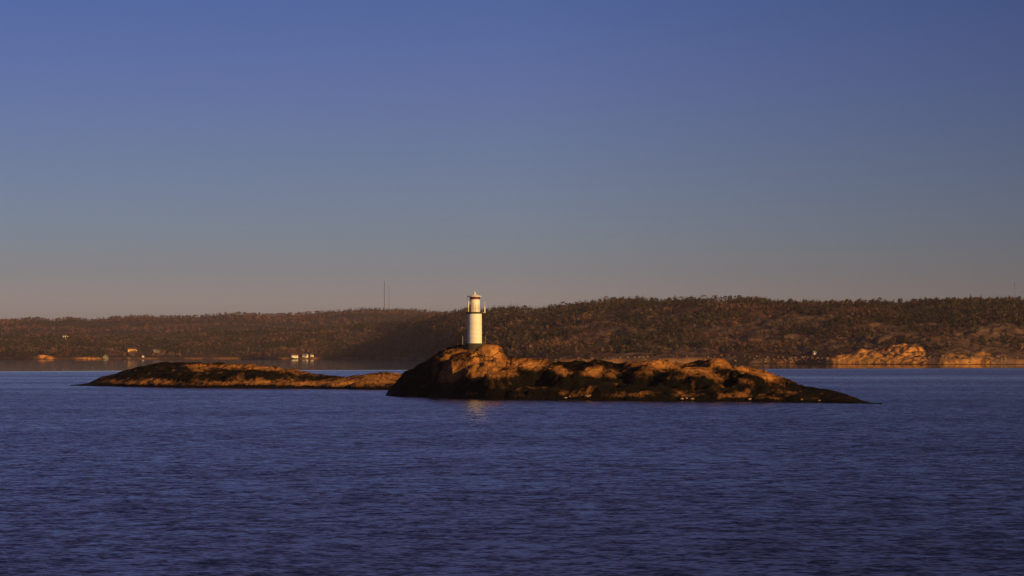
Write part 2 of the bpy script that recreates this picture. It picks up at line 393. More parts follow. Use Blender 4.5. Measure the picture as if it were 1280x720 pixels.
def shade_cover_sk(P, s, X, Y, Z):  # lit strips of the skerry painted in as bare rock
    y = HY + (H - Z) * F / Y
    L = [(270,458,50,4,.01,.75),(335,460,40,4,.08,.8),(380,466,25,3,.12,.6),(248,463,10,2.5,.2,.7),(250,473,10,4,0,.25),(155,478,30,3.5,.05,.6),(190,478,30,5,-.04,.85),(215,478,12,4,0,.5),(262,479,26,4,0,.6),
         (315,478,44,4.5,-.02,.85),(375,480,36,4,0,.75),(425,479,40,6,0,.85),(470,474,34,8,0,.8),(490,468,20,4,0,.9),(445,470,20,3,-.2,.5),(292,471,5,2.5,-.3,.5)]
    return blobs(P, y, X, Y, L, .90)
build_island('low_skerry', 'long low granite skerry left of the lighthouse island', sk_cols, lumps_sk, 800, 200, 40, shade_cover_sk)

# ------------------------------------------------------------------ sea
me = bpy.data.meshes.new('sea'); bm = bmesh.new()
vs_ = [bm.verts.new(p) for p in ((-9000, -900, 0), (9000, -900, 0), (9000, 9000, 0), (-9000, 9000, 0))]
bm.faces.new(vs_); bm.to_mesh(me); bm.free()
tag(link('sea', me, M_water), 'dark blue rippled sea', None, None, 'structure')
bed = bpy.data.meshes.new('seabed'); bm = bmesh.new()
bm.faces.new([bm.verts.new(p) for p in ((-9500, -950, -6), (9500, -950, -6), (9500, 9500, -6), (-9500, 9500, -6))]); bm.to_mesh(bed); bm.free()
M_bed, _, _ = mat('seabed_mud', (.03, .035, .03), 1); tag(link('seabed', bed, M_bed), None, None, None, 'structure')

# ------------------------------------------------------------------ hills on the mainland
sky = np.array([(-260,398),(-120,397),(0,399),(25,397.5),(45,396),(60,398),(72,398),(85,396),(110,398),(140,395),(165,394),(185,393),(200,394),(235,394),(255,393),(275,391),(295,390),(320,391),(340,392),(370,390.5),(400,388),(425,386.5),
 (450,384.5),(470,384),(490,385),(505,385),(520,385.5),(540,387.5),(555,389.5),(565,388),(580,386),(605,386),(615,385),(640,382),(665,385),(685,383.5),(700,380.5),(730,377),(760,374),(790,372.5),
 (800,371.5),(830,373.5),(850,371.5),(880,371.5),(920,370.5),(935,370),(950,371.5),(970,374),(1000,374.5),(1030,374),(1060,373),(1100,372.5),(1130,374.5),(1145,371.5),(1170,372),(1195,371),(1230,370.5),(1260,369.5),(1280,370.5),(1420,372),(1560,376)], float)
front = np.array([(-260,424),(0,419),(120,418),(200,418),(260,415),(300,413),(350,411),(400,408),(440,405),(480,401),(510,397),(540,392.5),(556,389.5)], float)
shore = np.array([(-260,449),(0,449.3),(60,449.5),(110,449.4),(200,449.1),(300,449.0),(350,449.2),(400,449.1),(446,449.2),(495,449.8),(525,450.8),(560,452.3),(600,453.8),(640,454.5),(700,454.8),(900,454.8),(960,454.9),(1000,455),(1040,455.3),(1120,455.6),(1180,455.8),(1280,455.6),(1420,455),(1560,455)], float)
fx = np.concatenate([front[:, 0], sky[sky[:, 0] > 560][:, 0]]); fy = np.concatenate([front[:, 1], sky[sky[:, 0] > 560][:, 1]])
TREE_H = 8.0
def hill_front(P, s):
    """distance and height on the front hill for column P (px) and s in 0..1 (shore..crest) .. 2 (back foot)"""
    Ys = WY(np.interp(P, shore[:, 0], shore[:, 1]))
    run = np.interp(P, [-260, 200, 400, 560, 640, 800, 1000, 1280, 1560], [900, 900, 950, 1350, 1350, 1050, 900, 850, 850])
    Y = Ys + run * s
    Yc = Ys + run
    zc = ZH(np.interp(P, fx, fy), Yc) - TREE_H
    X = (P - CX) / F * Y
    k = np.where(s < 1, np.clip(s, 0, 1), 1)
    prof = k ** np.interp(P, [300, 560, 900, 1280], [.9, .85, .8, .75])
    backp = np.cos(np.clip(s - 1, 0, 1) * math.pi / 2)
    prof = np.where(s < 1, prof, backp)
    free = np.sin(np.clip(s, 0, 1) * math.pi) ** .8
    z = zc * prof + free * np.clip(zc / 60, .3, 1) * (np.interp(P, [200, 450, 680, 760], [3, 5, 7, 15]) * fbm(X / 210 + 4, Y / 170, 4)) + np.clip(s * 8, 0, 1) * np.where(s < 1, 1, 0) * 2.0 * fbm(X / 35, Y / 22, 3) * (1 - s)
    z = z + 2.6 * sstep(0, .010, s) * (1 - sstep(.3, .8, s))
    z = z + np.clip(s * 12, 0, 1) * np.clip(1.15 - s, 0, 1) * (2.6 * ridged(X / 34, Y / 24 + 3, 3) + 1.6 * fbm(X / 12, Y / 9, 3))
    # shore knolls on the right
    for (p0, yt, dd, rx, ry, pw) in ((54,443.6,26,17,20,2.6),(47,445,20,10,14,2.4),(63,445.6,20,10,14,2.4),(110,446,16,10,12,2.4),(118,446.8,14,12,10,2.2),(1180,410,260,34,60,2.2),(1205,402,330,34,60,2.2),(1268,424,140,36,50,2.2),(1130,415,200,60,70,2),(960,405,420,60,80,2),(985,421,260,50,60,2),(830,412,420,50,80,2),(760,418,350,60,80,2)):
        ys = WY(np.interp(p0, shore[:, 0], shore[:, 1])); yc = ys + dd; xc = (p0 - CX) / F * yc
        r = np.sqrt(((X - xc) / rx) ** 2 + ((Y - yc) / ry) ** 2) + .16 * fbm(X / 11, Y / 11, 4)
        zt = ZH(yt, yc); d = np.sqrt(np.clip(1 - np.clip(r, 0, 1) ** pw, 0, 1))
        d = d * (1 + .10 * fbm(X / 5, Y / 5, 3)); z = np.maximum(z, np.where(r < 1, zt - 14 + 14 * d if zt > 26 else zt * d, -9))
    for (pp, rr, back) in (([1022,1034,1048,1062,1076,1085,1100,1115,1130,1150,1156,1159],[456,450,445,440,436,437.5,435,431.5,431,432,437,456],130),
                           ([1170,1178,1190,1205,1212,1218,1228,1238,1245],[455,443,438,440,446,440,435.5,438,455],100)):
        dist = Y - Ys; flute = 4 * fbm(X / 11, Y / 30, 3) + 2 * fbm(X / 3, Y / 5, 2)
        zt = ZH(np.interp(P, pp, rr, left=470, right=470), Ys + 50)
        f1 = sstep(0, 1, np.clip((dist - 3 + flute) / 48, 0, 1)) ** .7 * (1 - sstep(back * .6, back, dist))
        z = np.maximum(z, zt * f1 * (1 + .13 * fbm(X / 15, Y / 15, 3)) * (zt > .5))
    return X, Y, z
def rockiness(P, s, X, Y, Z):
    y = HY + (H - Z) * F / Y
    g = .18 + .30 * fbm(X / 120, Y / 90 + 2, 3)
    right = sstep(1000, 1100, P) * sstep(400, 410, y) * .52
    mid = sstep(600, 800, P) * (1 - sstep(1010, 1060, P)) * sstep(386, 396, y) * .34
    g = g + right + mid
    rc = np.interp(P, [1022,1034,1048,1062,1076,1085,1100,1115,1130,1150,1156,1160], [456,450,445,440,436,437.5,435,431.5,431,433,439,457])
    wob = 3.5 * fbm(X / 14, Y / 14, 3)
    cliff = sstep(rc - 1, rc + 2.5, y + wob) * (P > 1022) * (P < 1160) * (1 - sstep(.16, .22, s))
    sm = (1 - sstep(.02, .06, s))
    rc2 = np.interp(P, [1170,1178,1190,1205,1212,1218,1228,1238,1245],[457,445,440,442,449,442,437,441,457])
    c2 = .55 * sstep(rc2 - 1, rc2 + 3, y + wob) * (P > 1170) * (P < 1245) * (1 - sstep(.12, .18, s)) * sstep(-.5, .3, fbm(X / 9, Y / 9 + 4, 3))
    c3 = np.maximum(np.interp(P, [560, 640, 1150, 1165], [.22, .26, .30, .14]) * sstep(-.35, .35, fbm(X / 40, Y / 200, 2)) * (1 - sstep(.005, .014, s)), 0)
    c4 = 1.0 * np.exp(-((P - 54) / 12) ** 4) * (1 - sstep(.02, .05, s)) + .6 * np.exp(-((P - 110) / 14) ** 4) * (1 - sstep(.01, .03, s))
    return np.clip(g, 0, 1), np.clip(np.maximum.reduce([cliff, c2, c3, c4]), 0, 1)

px = np.linspace(-250, 1550, 900); ss = np.concatenate([np.linspace(-.02, .25, 110), np.linspace(.255, 1.05, 150), np.linspace(1.1, 2, 14)])
P, Sg = np.meshgrid(px, ss, indexing='ij')
HX, HYY, HZ = hill_front(P, np.clip(Sg, 0, 2))
HX = (P - CX) / F * (HYY + (Sg < 0) * Sg * 900); HYY = HYY + (Sg < 0) * Sg * 900
HZ = np.maximum(HZ, np.where(Sg > 0, 1.2 + .35 * fbm(HX / 12, HYY / 9, 3), -3))
rk, cl = rockiness(P, Sg, HX, HYY, HZ)
HZ = HZ * sstep(-.001, .006, Sg) - 3 * (1 - sstep(-.003, .003, Sg))
co, f = grid_np(HX, HYY, HZ); c = np.zeros((len(co), 3)); c[:, 0] = rk.ravel(); c[:, 1] = cl.ravel()
tag(link('hill', mesh_np('hill', co, f, True, c), M_hill), 'wooded mainland hillside with bare granite rising from the far shore', None, None, 'structure')

# far ridge behind, seen left of the lighthouse
def ridge(P, s):
    Y = 6200 + 1500 * s; X = (P - CX) / F * Y
    yy = np.interp(P, sky[:, 0], sky[:, 1])
    zc = np.where(P < 560, ZH(yy, 7700) - TREE_H, ZH(400, 7700))
    zc = np.where(P < 560, zc, np.interp(P, [560, 700], [zc.max() * 0 + ZH(390, 7700) - TREE_H, ZH(415, 7700)]))
    k = np.clip(s, 0, 1)
    z = zc * np.where(s < 1, k ** .8, np.cos(np.clip(s - 1, 0, 1) * 1.4)) + np.sin(k * math.pi) * 16 * fbm(X / 420, Y / 300 + 9, 4)
    return X, Y, z
P2, S2 = np.meshgrid(np.linspace(-260, 760, 300), np.linspace(0, 1.8, 90), indexing='ij')
RX, RY, RZ = ridge(P2, S2); RZ = RZ - 2 * (S2 <= 0)
co, f = grid_np(RX, RY, RZ); c = np.zeros((len(co), 3)); c[:, 0] = (.25 + .25 * fbm(RX / 200, RY / 200, 2)).ravel()
tag(link('distant_ridge', mesh_np('distant_ridge', co, f, True, c), M_hill), 'low hazy wooded ridge on the horizon', None, None, 'structure')

# ------------------------------------------------------------------ forest
def crown_tris(kind, n, r):
    """unit tree of n leaf clumps: returns (n,3,3)"""
    out = []
    for k in range(n):
        if kind == 0:      # pine / spruce: tapering
            h = r.random() ** 1.25 * .88 + .12; rad = (1.02 - h) * .40 + .02; a = r.random() * 6.283; q = rad * math.sqrt(r.random())
            c = np.array([q * math.cos(a), q * math.sin(a), h]); s = .21 * (1.3 - h)
        elif kind == 1:    # broadleaf
            v = r.normal(size=3); v /= np.linalg.norm(v); v *= r.random() ** .45
            c = np.array([v[0] * .36, v[1] * .36, .58 + v[2] * .40]); s = .19
        else:              # round-topped pine
            v = r.normal(size=3); v /= np.linalg.norm(v); v *= r.random() ** .4
            c = np.array([v[0] * .34, v[1] * .34, .68 + v[2] * .30]); s = .18
        d = r.normal(size=(3, 3)); d -= d.mean(0); d /= np.linalg.norm(d, axis=1)[:, None]
        nrm = np.array([c[0], c[1], (c[2] - (.45 if kind == 0 else .62)) * .8 + .05]); nrm /= np.linalg.norm(nrm) + 1e-6
        d -= np.outer(d @ nrm, nrm) * .75
        out.append(c + d * s * (.7 + .7 * r.random()))
    # trunk: two crossed slivers
    tw = .022
    out.append(np.array([[-tw, 0, -.15], [tw, 0, -.15], [0, 0, .6]])); out.append(np.array([[0, -tw, -.15], [0, tw, -.15], [0, 0, .6]]))
    return np.array(out)
def forest(name, label, X, Y, Z, kind, hgt, colr, ntri, seed):
    r = np.random.default_rng(seed); protos = {(k, v): crown_tris(k, ntri, r) for k in range(3) for v in range(5)}
    cos, cols = [], []
    for (k, v), pr in protos.items():
        idx = np.where((kind == k) & (np.arange(len(X)) % 5 == v))[0]
        if not len(idx): continue
        a = r.random(len(idx)) * 6.283; ca, sa = np.cos(a), np.sin(a)
        q = pr.reshape(-1, 3)
        w = hgt[idx] * (1 + .35 * (r.random(len(idx)) - .5))
        x = (q[None, :, 0] * ca[:, None] - q[None, :, 1] * sa[:, None]) * w[:, None] + X[idx][:, None]
        y = (q[None, :, 0] * sa[:, None] + q[None, :, 1] * ca[:, None]) * w[:, None] + Y[idx][:, None]
        z = q[None, :, 2] * hgt[idx][:, None] + Z[idx][:, None]
        cos.append(np.stack([x, y, z], -1).reshape(-1, 3))
        cc = np.repeat(colr[idx][:, None, :], len(q), 1).copy()
        tv = r.uniform(.82, 1.18, (len(idx), len(pr)))
        cc *= np.repeat(tv, 3, 1)[:, :, None]
        cc[:, -6:, :] = (.12, .07, .045)
        cols.append(cc.reshape(-1, 3))
    co = np.concatenate(cos); cl_ = np.concatenate(cols)
    f = np.arange(len(co)).reshape(-1, 3)
    o = link(name, mesh_np(name, co, f, False, cl_), M_tree); tag(o, label, None, None, 'stuff'); return o
PAL = {0: np.array([[.031, .028, .015], [.040, .034, .018], [.023, .024, .015]]),
       1: np.array([[.12, .062, .040], [.085, .042, .034], [.14, .080, .040], [.055, .036, .030]]),
       2: np.array([[.056, .040, .021], [.036, .030, .019], [.072, .050, .026]])}
def colours(kind, r):
    out = np.zeros((len(kind), 3))
    for k, p in PAL.items():
        i = np.where(kind == k)[0]; out[i] = np.array([.94, .88, 1.08]) * p[r.integers(0, len(p), len(i))] * r.uniform(.8, 1.2, (len(i), 1))
    return out
HOUSES = [ # name, label, px, row, width, depth, wall height, roof height, wall, roof, turn, windows, category
 ('white_house', 'white boarded house at the shore, left one of the white pair', 368, 446.3, 12, 8, 3.0, 2.8, M_wallw, M_roof, .35, 3, 'house'),
 ('white_house', 'white boarded house at the shore, right one of the white pair', 381.5, 446.3, 9, 8, 2.8, 3.0, M_wallw, M_roofg, -.3, 3, 'house'),
 ('white_shed', 'tiny white shed just right of the pair of white houses', 389.5, 445.6, 6, 5, 2.4, 1.8, M_wallw, M_roofg, .4, 1, 'shed'),
 ('yellow_house', 'yellow sunlit house among trees on the left shore', 165, 439.2, 17, 9, 4.0, 2.6, M_wally, M_roof, .35, 4, 'house'),
 ('boathouse', 'small grey gabled boathouse at the water on the left shore', 132, 448.2, 8, 9, 2.0, 4.2, M_roofg, M_roofg, 1.57, 1, 'boathouse'),
 ('shore_cabin', 'small white cabin beside a jetty right of the boathouse', 178.5, 446.5, 4, 4, 2.4, 1.2, M_wallw, M_roofg, .3, 1, 'cabin'),
 ('grey_barn', 'long grey-blue roofed barn in the shade of the left wood', 196, 440, 13, 8, 2.4, 2.0, M_roofg, M_roofg, .1, 2, 'barn'),
 ('hillside_house', 'white-walled house high in the left-hand wood', 81.5, None, 11, 8, 7, 2, M_wallw, M_roofg, .35, 4, 'house'),
 ('cottage', 'single small white cottage above the shore stones left of the orange cliff', 1018, 443, 3.2, 3, 2.2, 1.0, M_wallw, M_roofg, .4, 1, 'cottage')]
def s_row(p, row):
    if row is None: return .93
    t = np.linspace(.0, .98, 1500); X, Y, Z = hill_front(np.full(1500, float(p)), t); rr = HY + (H - Z) * F / Y
    i = int(np.argmax(rr < row)); return float(t[max(i, 8)])
r = np.random.default_rng(5)
n = 44000
p_ = r.uniform(-240, 1540, n); s_ = r.uniform(.012, 1.06, n) 
x, y, z = hill_front(p_, s_)
g, cf = rockiness(p_, s_, x, y, z)
row = HY + (H - z) * F / y
dens = .85 - .85 * sstep(.3, .62, g) + 1.2 * fbm(x / 60, y / 80, 3)
dens = np.where(s_ > .9, np.maximum(dens, .9), dens)
dens = np.where((cf > .3), .03, dens)
dens *= np.interp(p_, [-240, 560, 900, 1100, 1540], [1, 1, .85, .8, .8])
lowright = (p_ > 640) & (s_ < .05); dens = np.where(lowright, dens * .35, dens)
keep = (r.random(n) < dens) & (z > 1.0)
for h_ in HOUSES:                                              # gardens: no trees before the houses or between them and the low sun
    hx, hy, hz = [float(v[0]) for v in hill_front(np.array([float(h_[2])]), np.array([s_row(h_[2], h_[3])]))]
    ex, ey = x - hx, y - hy
    jw = 7 * fbm(x / 9, y / 9, 2); ex = ex + jw
    al = ex * .669 - ey * .743; ac = ex * .743 + ey * .669
    keep &= ~((al > -6) & (al < 75) & (np.abs(ac) < h_[4] * .5 + 4)) & ~((ey < 8) & (ey > -340) & (np.abs(ex) < h_[4] * .5 + 2))
x, y, z, p_, s_, row = x[keep], y[keep], z[keep], p_[keep], s_[keep], row[keep]
mixn = 1.3 * fbm(x / 110 + 7, y / 110, 3) + r.normal(size=len(x)) * .14
top = sstep(.6, 1, s_) * .35 + sstep(900, 1200, p_) * .1
kind = np.where(mixn + top > .10, 0, np.where(mixn + top > -.12, 2, 1))
hgt = np.where(kind == 1, r.uniform(4, 8, len(x)), r.uniform(5, 10.5, len(x))) * np.interp(p_, [300, 800, 1100, 1280], [1.15, 1, .85, .85])
hgt *= np.where(s_ > .9, r.uniform(.8, 1.12, len(x)), 1)
near = y < 3400
col = colours(kind, r) * np.clip(1 + .75 * fbm(x / 75, y / 90 + 3, 3), .45, 1.7)[:, None]
forest('shore_forest', 'mixed pine and bare brown birch wood covering the hillside right of the lighthouse', x[near], y[near], z[near], kind[near], hgt[near], col[near], 26, 1)
forest('bay_forest', 'brown and dark green wood along the far bay left of the lighthouse', x[~near], y[~near], z[~near], kind[~near], hgt[~near] * 1.15, col[~near], 14, 2)
n = 22000; p2 = r.uniform(420, 1400, n); s2 = r.uniform(.012, .97, n); sx_, sy_, sz_ = hill_front(p2, s2); g2, c2_ = rockiness(p2, s2, sx_, sy_, sz_)
kp = (c2_ < .3) & (fbm(sx_ / 26, sy_ / 30, 3) + .25 * r.normal(size=n) > -.02) & (sz_ > 1.5); sx_, sy_, sz_ = sx_[kp], sy_[kp], sz_[kp]
kd = r.integers(1, 3, len(sx_)); sc_ = colours(kd, r) * .85
forest('heath_shrubs', 'low heather and juniper scrub between the bare rocks of the hillside', sx_, sy_, sz_ - .8, kd, r.uniform(2.0, 4.2, len(sx_)), sc_, 9, 4)
n = 15000; p2 = r.uniform(-250, 620, n); s2 = r.uniform(.1, 1.06, n); x, y, z = ridge(p2, s2); z = z - 2.5
kind = np.where(fbm(x / 300, y / 200, 3) + r.normal(size=n) * .2 > -.05, 0, 1); hgt = r.uniform(7, 13, n)
forest('ridge_forest', 'hazy wood on the distant ridge', x, y, z, kind, hgt * 1.2, colours(kind, r), 12, 3)

# individual trees that stand out: crown and trunk
def tree_proto(kind, seed):
    q = np.random.default_rng(seed); t = crown_tris(kind, 170, q)[:-2] if True else None
    d = t - t.mean(1, keepdims=True); t = t.mean(1, keepdims=True) + d * .55
    base = {0: (.030, .034, .014), 1: (.13, .065, .03), 2: (.052, .047, .016)}[kind]
    cc = np.repeat(np.array(base)[None], len(t) * 3, 0) * np.repeat(q.uniform(.6, 1.4, (len(t), 1)), 3, 0)
    crown = mesh_np('crown', t.reshape(-1, 3), np.arange(len(t) * 3).reshape(-1, 3), False, cc)
    crown.materials.append(M_tree)
    bm = bmesh.new(); add_rod(bm, (0, 0, -.12), (.01, 0, .45), .022, 6); add_rod(bm, (.01, 0, .44), (.0, .01, .9), .013, 5)
    for k in range(7):
        a = k * 2.4; h = .4 + k * .07; add_rod(bm, (.005, 0, h), (.2 * math.cos(a) * (1.1 - h), .2 * math.sin(a) * (1.1 - h), h + .08), .006, 4)
    tr = bm_mesh('trunk', bm); tr.materials.append(M_bark)
    return crown, tr
protos = {k: [tree_proto(k, 60 + k * 3 + v) for v in range(3)] for k in (0, 1, 2)}
def plant(kind, p, s, h, name, label, group, k):
    X, Y, Z = hill_front(np.array([p]), np.array([s])); cr, tr = protos[kind][k % 3]
    e = empty(name, (float(X[0]), float(Y[0]), float(Z[0]) - .2), k * 1.7); e.scale = (h * .95, h * .95, h)
    tag(e, label, 'tree', group)
    link('crown', cr, None, e); link('trunk', tr, None, e)
q = random.Random(3)
for k in range(46):
    p = 620 + k * 14.6 + q.uniform(-5, 5)
    plant(0 if k % 5 else 2, p + q.uniform(-9, 9), q.uniform(.93, 1.0), q.uniform(8, 12), 'skyline_pine', 'dark pine standing up above the skyline of the right-hand hill', 'pines along the skyline', k)
for k in range(40):
    p = q.uniform(1000, 1278); s = q.uniform(.10, .5)
    plant(2 if k % 2 else 0, p, s, q.uniform(6, 9.5), 'pine_tree', 'small pine among the bare granite above the right-hand shore', 'pines on the bare rock', k)
for k in range(30):
    p = q.uniform(660, 990); s = q.uniform(.03, .12)
    plant(1, p, s, q.uniform(5, 8), 'birch_tree', 'brown leafless-looking birch near the waterline behind the island', 'birches behind the island', k)

# ------------------------------------------------------------------ shore boulders
def stone_mesh(seed):
    q = random.Random(seed); bm = bmesh.new(); bmesh.ops.create_icosphere(bm, subdivisions=3, radius=1)
    o = np.array([[*v.co] for v in bm.verts]); nn_ = fbm(o[:, 0] * 1.3 + seed * 3.1, o[:, 1] * 1.3 + o[:, 2] * .9, 3)
    for v, k in zip(bm.verts, nn_): v.co *= 1 + .38 * float(k); v.co.z *= .72
    return bm_mesh('boulder', bm, True)
stones = [stone_mesh(k) for k in range(6)]
for st in stones: st.materials.append(M_stone)
q = random.Random(9)
for k in range(170):
    p = q.choice([q.uniform(985, 1035), q.uniform(1155, 1279), q.uniform(640, 1000), q.uniform(640, 1000)])
    s = q.uniform(.003, .02); X, Y, Z = hill_front(np.array([p]), np.array([s])); r_ = q.uniform(.6, 1.4)
    o = link('boulder', stones[k % 6], None, None, (float(X[0]), float(Y[0]), max(.9, float(Z[0])) + r_ * .25)); o.scale = (r_, r_, r_); o.rotation_euler = (0, 0, q.uniform(0, 6))
    tag(o, 'pale boulder lying on the far shoreline below the right-hand hill', 'boulder', 'boulders along the far shoreline')
pale = [(707,497.9,.35),(712,496.8,.25),(734,497.3,.5),(737,496.2,.3),(853,499.3,.38),(858,499.6,.28),(865,499.2,.36),(937,499.6,.4),(1002,500.8,.3),(1024,501.2,.25)]
def ground(p, row_target):
    i = int(np.argmin(np.abs(GP[:, 0] - p))); rr = HY + (H - GZ[i]) * F / GY[i]
    j = int(np.argmax((rr < row_target) & (GZ[i] > .05))); return GX[i, j], GY[i, j], GZ[i, j]
M_pale = painted('pale_stone', (.30, .19, .12), .85, .6, 2)
pst = []
for k in range(3):
    mm = stones[k].copy(); mm.materials.clear(); mm.materials.append(M_pale); pst.append(mm)
for k, (p, yy, r_) in enumerate(pale):
    gx, gy, gz = ground(p, yy); o = link('stone', pst[k % 3], None, None, (float(gx), float(gy), float(gz) + r_ * .3)); o.scale = (r_ * 1.3, r_, r_ * .8); o.rotation_euler.z = k
    tag(o, 'pale stone lying low at the waterline of the lighthouse island', 'stone', 'pale stones at the island waterline')

# ------------------------------------------------------------------ lighthouse
LP = 593.3
li = int(np.argmin(np.abs(GP[:, 0] - LP))); j = int(np.argmin(np.abs(GY[li] - (GY[li, 0] + 33))))
LY = float(GY[li, j]); LX = PX(LP, LY); u = LY / F           # u: metres per photo pixel there
zb = ZH(429.2, LY)
T = empty('lighthouse', (LX, LY, zb)); tag(T, 'white round lighthouse with a red-banded lantern on the granite island', 'lighthouse')
rb = 9.1 * u
def zz(y): return (429.2 - y) * u
link('plinth', lathe('plinth', [(rb * 1.42, -2.6), (rb * 1.36, -.5), (rb * 1.34, -.08), (rb * 1.30, -.001)]), M_conc, T)
prof = []
for k in range(7):                                            # plated tower with faint seams
    z0 = k * zz(392.2) / 7; z1 = (k + 1) * zz(392.2) / 7
    prof += [(rb * (1 - .004 * k), z0 + .02), (rb * (1 - .004 * (k + 1) * .95), z1 - .04), (rb * .985, z1 - .02)]
link('tower', lathe('tower', prof), M_white, T)
link('gallery', lathe('gallery', [(rb * .9, zz(392.3)), (rb * 1.12, zz(391.8)), (rb * 1.16, zz(390.2)), (rb * 1.10, zz(390.0))]), M_dark, T)
g = [o for o in T.children if o.name.startswith('gallery')][0]
bm = bmesh.new()
for k in range(16):
    a = 2 * math.pi * k / 16; add_rod(bm, (rb * 1.12 * math.cos(a), rb * 1.12 * math.sin(a), zz(390)), (rb * 1.12 * math.cos(a), rb * 1.12 * math.sin(a), zz(384.2)), .022, 5)
for yy in (386.2, 384.2): add_ring(bm, rb * 1.12, zz(yy), .018)
link('railing', bm_mesh('railing', bm), M_steel, g)
rl = 6.3 * u; lx = .15 * u
def shift(o): o.location.x += lx; return o
lan = shift(link('lantern_house', lathe('lantern_house', [(rl, zz(390)), (rl, zz(374.4)), (rl * .98, zz(374.2))]), M_white, T))
bm = bmesh.new()
for k in range(12):
    a = 2 * math.pi * (k + .5) / 12; add_rod(bm, (rl * 1.015 * math.cos(a), rl * 1.015 * math.sin(a), zz(390)), (rl * 1.015 * math.cos(a), rl * 1.015 * math.sin(a), zz(381 if k % 2 else 378)), .035, 5)
add_ring(bm, rl * 1.02, zz(382.4), .03)
link('astragal', bm_mesh('astragal', bm), M_steel, lan)
shift(link('lantern_window', lathe('lantern_window', [(rl * .93, zz(374.2)), (rl * .93, zz(371.2))]), M_glass, T))
bm = bmesh.new()
for z0, z1 in ((374.4, 373.2), (371.9, 371.0)):
    bmesh.ops.create_cone(bm, cap_ends=True, segments=40, radius1=rl * 1.04, radius2=rl * 1.04, depth=(z0 - z1) * u, matrix=__import__('mathutils').Matrix.Translation((0, 0, zz((z0 + z1) / 2))))
for k in range(10):
    a = 2 * math.pi * k / 10; add_rod(bm, (rl * .97 * math.cos(a), rl * .97 * math.sin(a), zz(374)), (rl * .97 * math.cos(a), rl * .97 * math.sin(a), zz(371)), .09, 5)
shift(link('lantern_band', bm_mesh('lantern_band', bm), M_red, T))
roof = shift(link('roof', lathe('roof', [(rl * 1.05, zz(371)), (rl * 1.34, zz(370.9)), (rl * 1.32, zz(370.2)), (rl * .85, zz(369.2)), (rl * .38, zz(368.1)), (rl * .18, zz(367.2)), (.04, zz(366.9))]), M_white, T))
link('finial', lathe('finial', [(.16, zz(367.5)), (.24, zz(366.6)), (.20, zz(366)), (.06, zz(365.4)), (.04, zz(363))], 16), M_white, roof)
bm = bmesh.new(); x0 = -6.8 * u
add_box(bm, x0 - 1.2 * u, x0 - .2 * u, -.6, .5, zz(390), zz(376.5)); link('equipment_cabinet', bm_mesh('equipment_cabinet', bm), M_white, T)
bm = bmesh.new(); add_box(bm, -.42, .42, -rl - .05, -rl + .12, zz(390), zz(380.5)); dr = shift(link('door', bm_mesh('door', bm), M_red, T)); dr.rotation_euler.z = R(-62)
bm = bmesh.new(); add_rod(bm, (-9.0 * u, 0, zz(370.3)), (-5.6 * u, 0, zz(370.3)), .05); add_box(bm, -9.2 * u, -8.2 * u, -.15, .15, zz(371.0), zz(369.6)); add_rod(bm, (-8.9 * u, 0, zz(390)), (-8.9 * u, 0, zz(370)), .03)
link('antenna', bm_mesh('antenna', bm), M_dark, T)
bm = bmesh.new(); add_rod(bm, (12.9 * u * .98, 0, zz(391)), (12.9 * u * .98, 0, zz(383.5)), .14); add_rod(bm, (12.9 * u * .98, 0, zz(384.6)), (12.9 * u * .98, 0, zz(377)), .04); add_rod(bm, (9.6 * u, 0, zz(390.6)), (12.9 * u, 0, zz(390.6)), .05)
link('whip_aerial', bm_mesh('whip_aerial', bm), M_white, T)
bm = bmesh.new()
for k in range(18):
    a = 2 * math.pi * k / 18; add_rod(bm, (rb * 1.26 * math.cos(a), rb * 1.26 * math.sin(a), -.5), (rb * 1.26 * math.cos(a), rb * 1.26 * math.sin(a), .0), .02, 5)
for a_, b_, yt in ((-15.0, -.2, 420), (-11.6, .3, 419), (13.6, .2, 419.5)):
    pass
link('base_fence', bm_mesh('base_fence', bm), M_dark, T)
for dx, yt, mt, lab in ((-15.0, 420.0, M_steel, 'thin pole farthest left of the lighthouse foot'), (-11.3, 419.5, M_steel, 'thin pole just left of the lighthouse foot'), (13.4, 419.3, M_red, 'reddish marker pole just right of the lighthouse foot')):
    bm = bmesh.new(); add_rod(bm, (0, 0, -3.2), (0, 0, (429.2 - yt) * u), .06 if mt is M_steel else .085, 8)
    tag(link('marker_pole', bm_mesh('marker_pole', bm), mt, None, (LX + dx * u, LY, zb)), lab, 'pole')

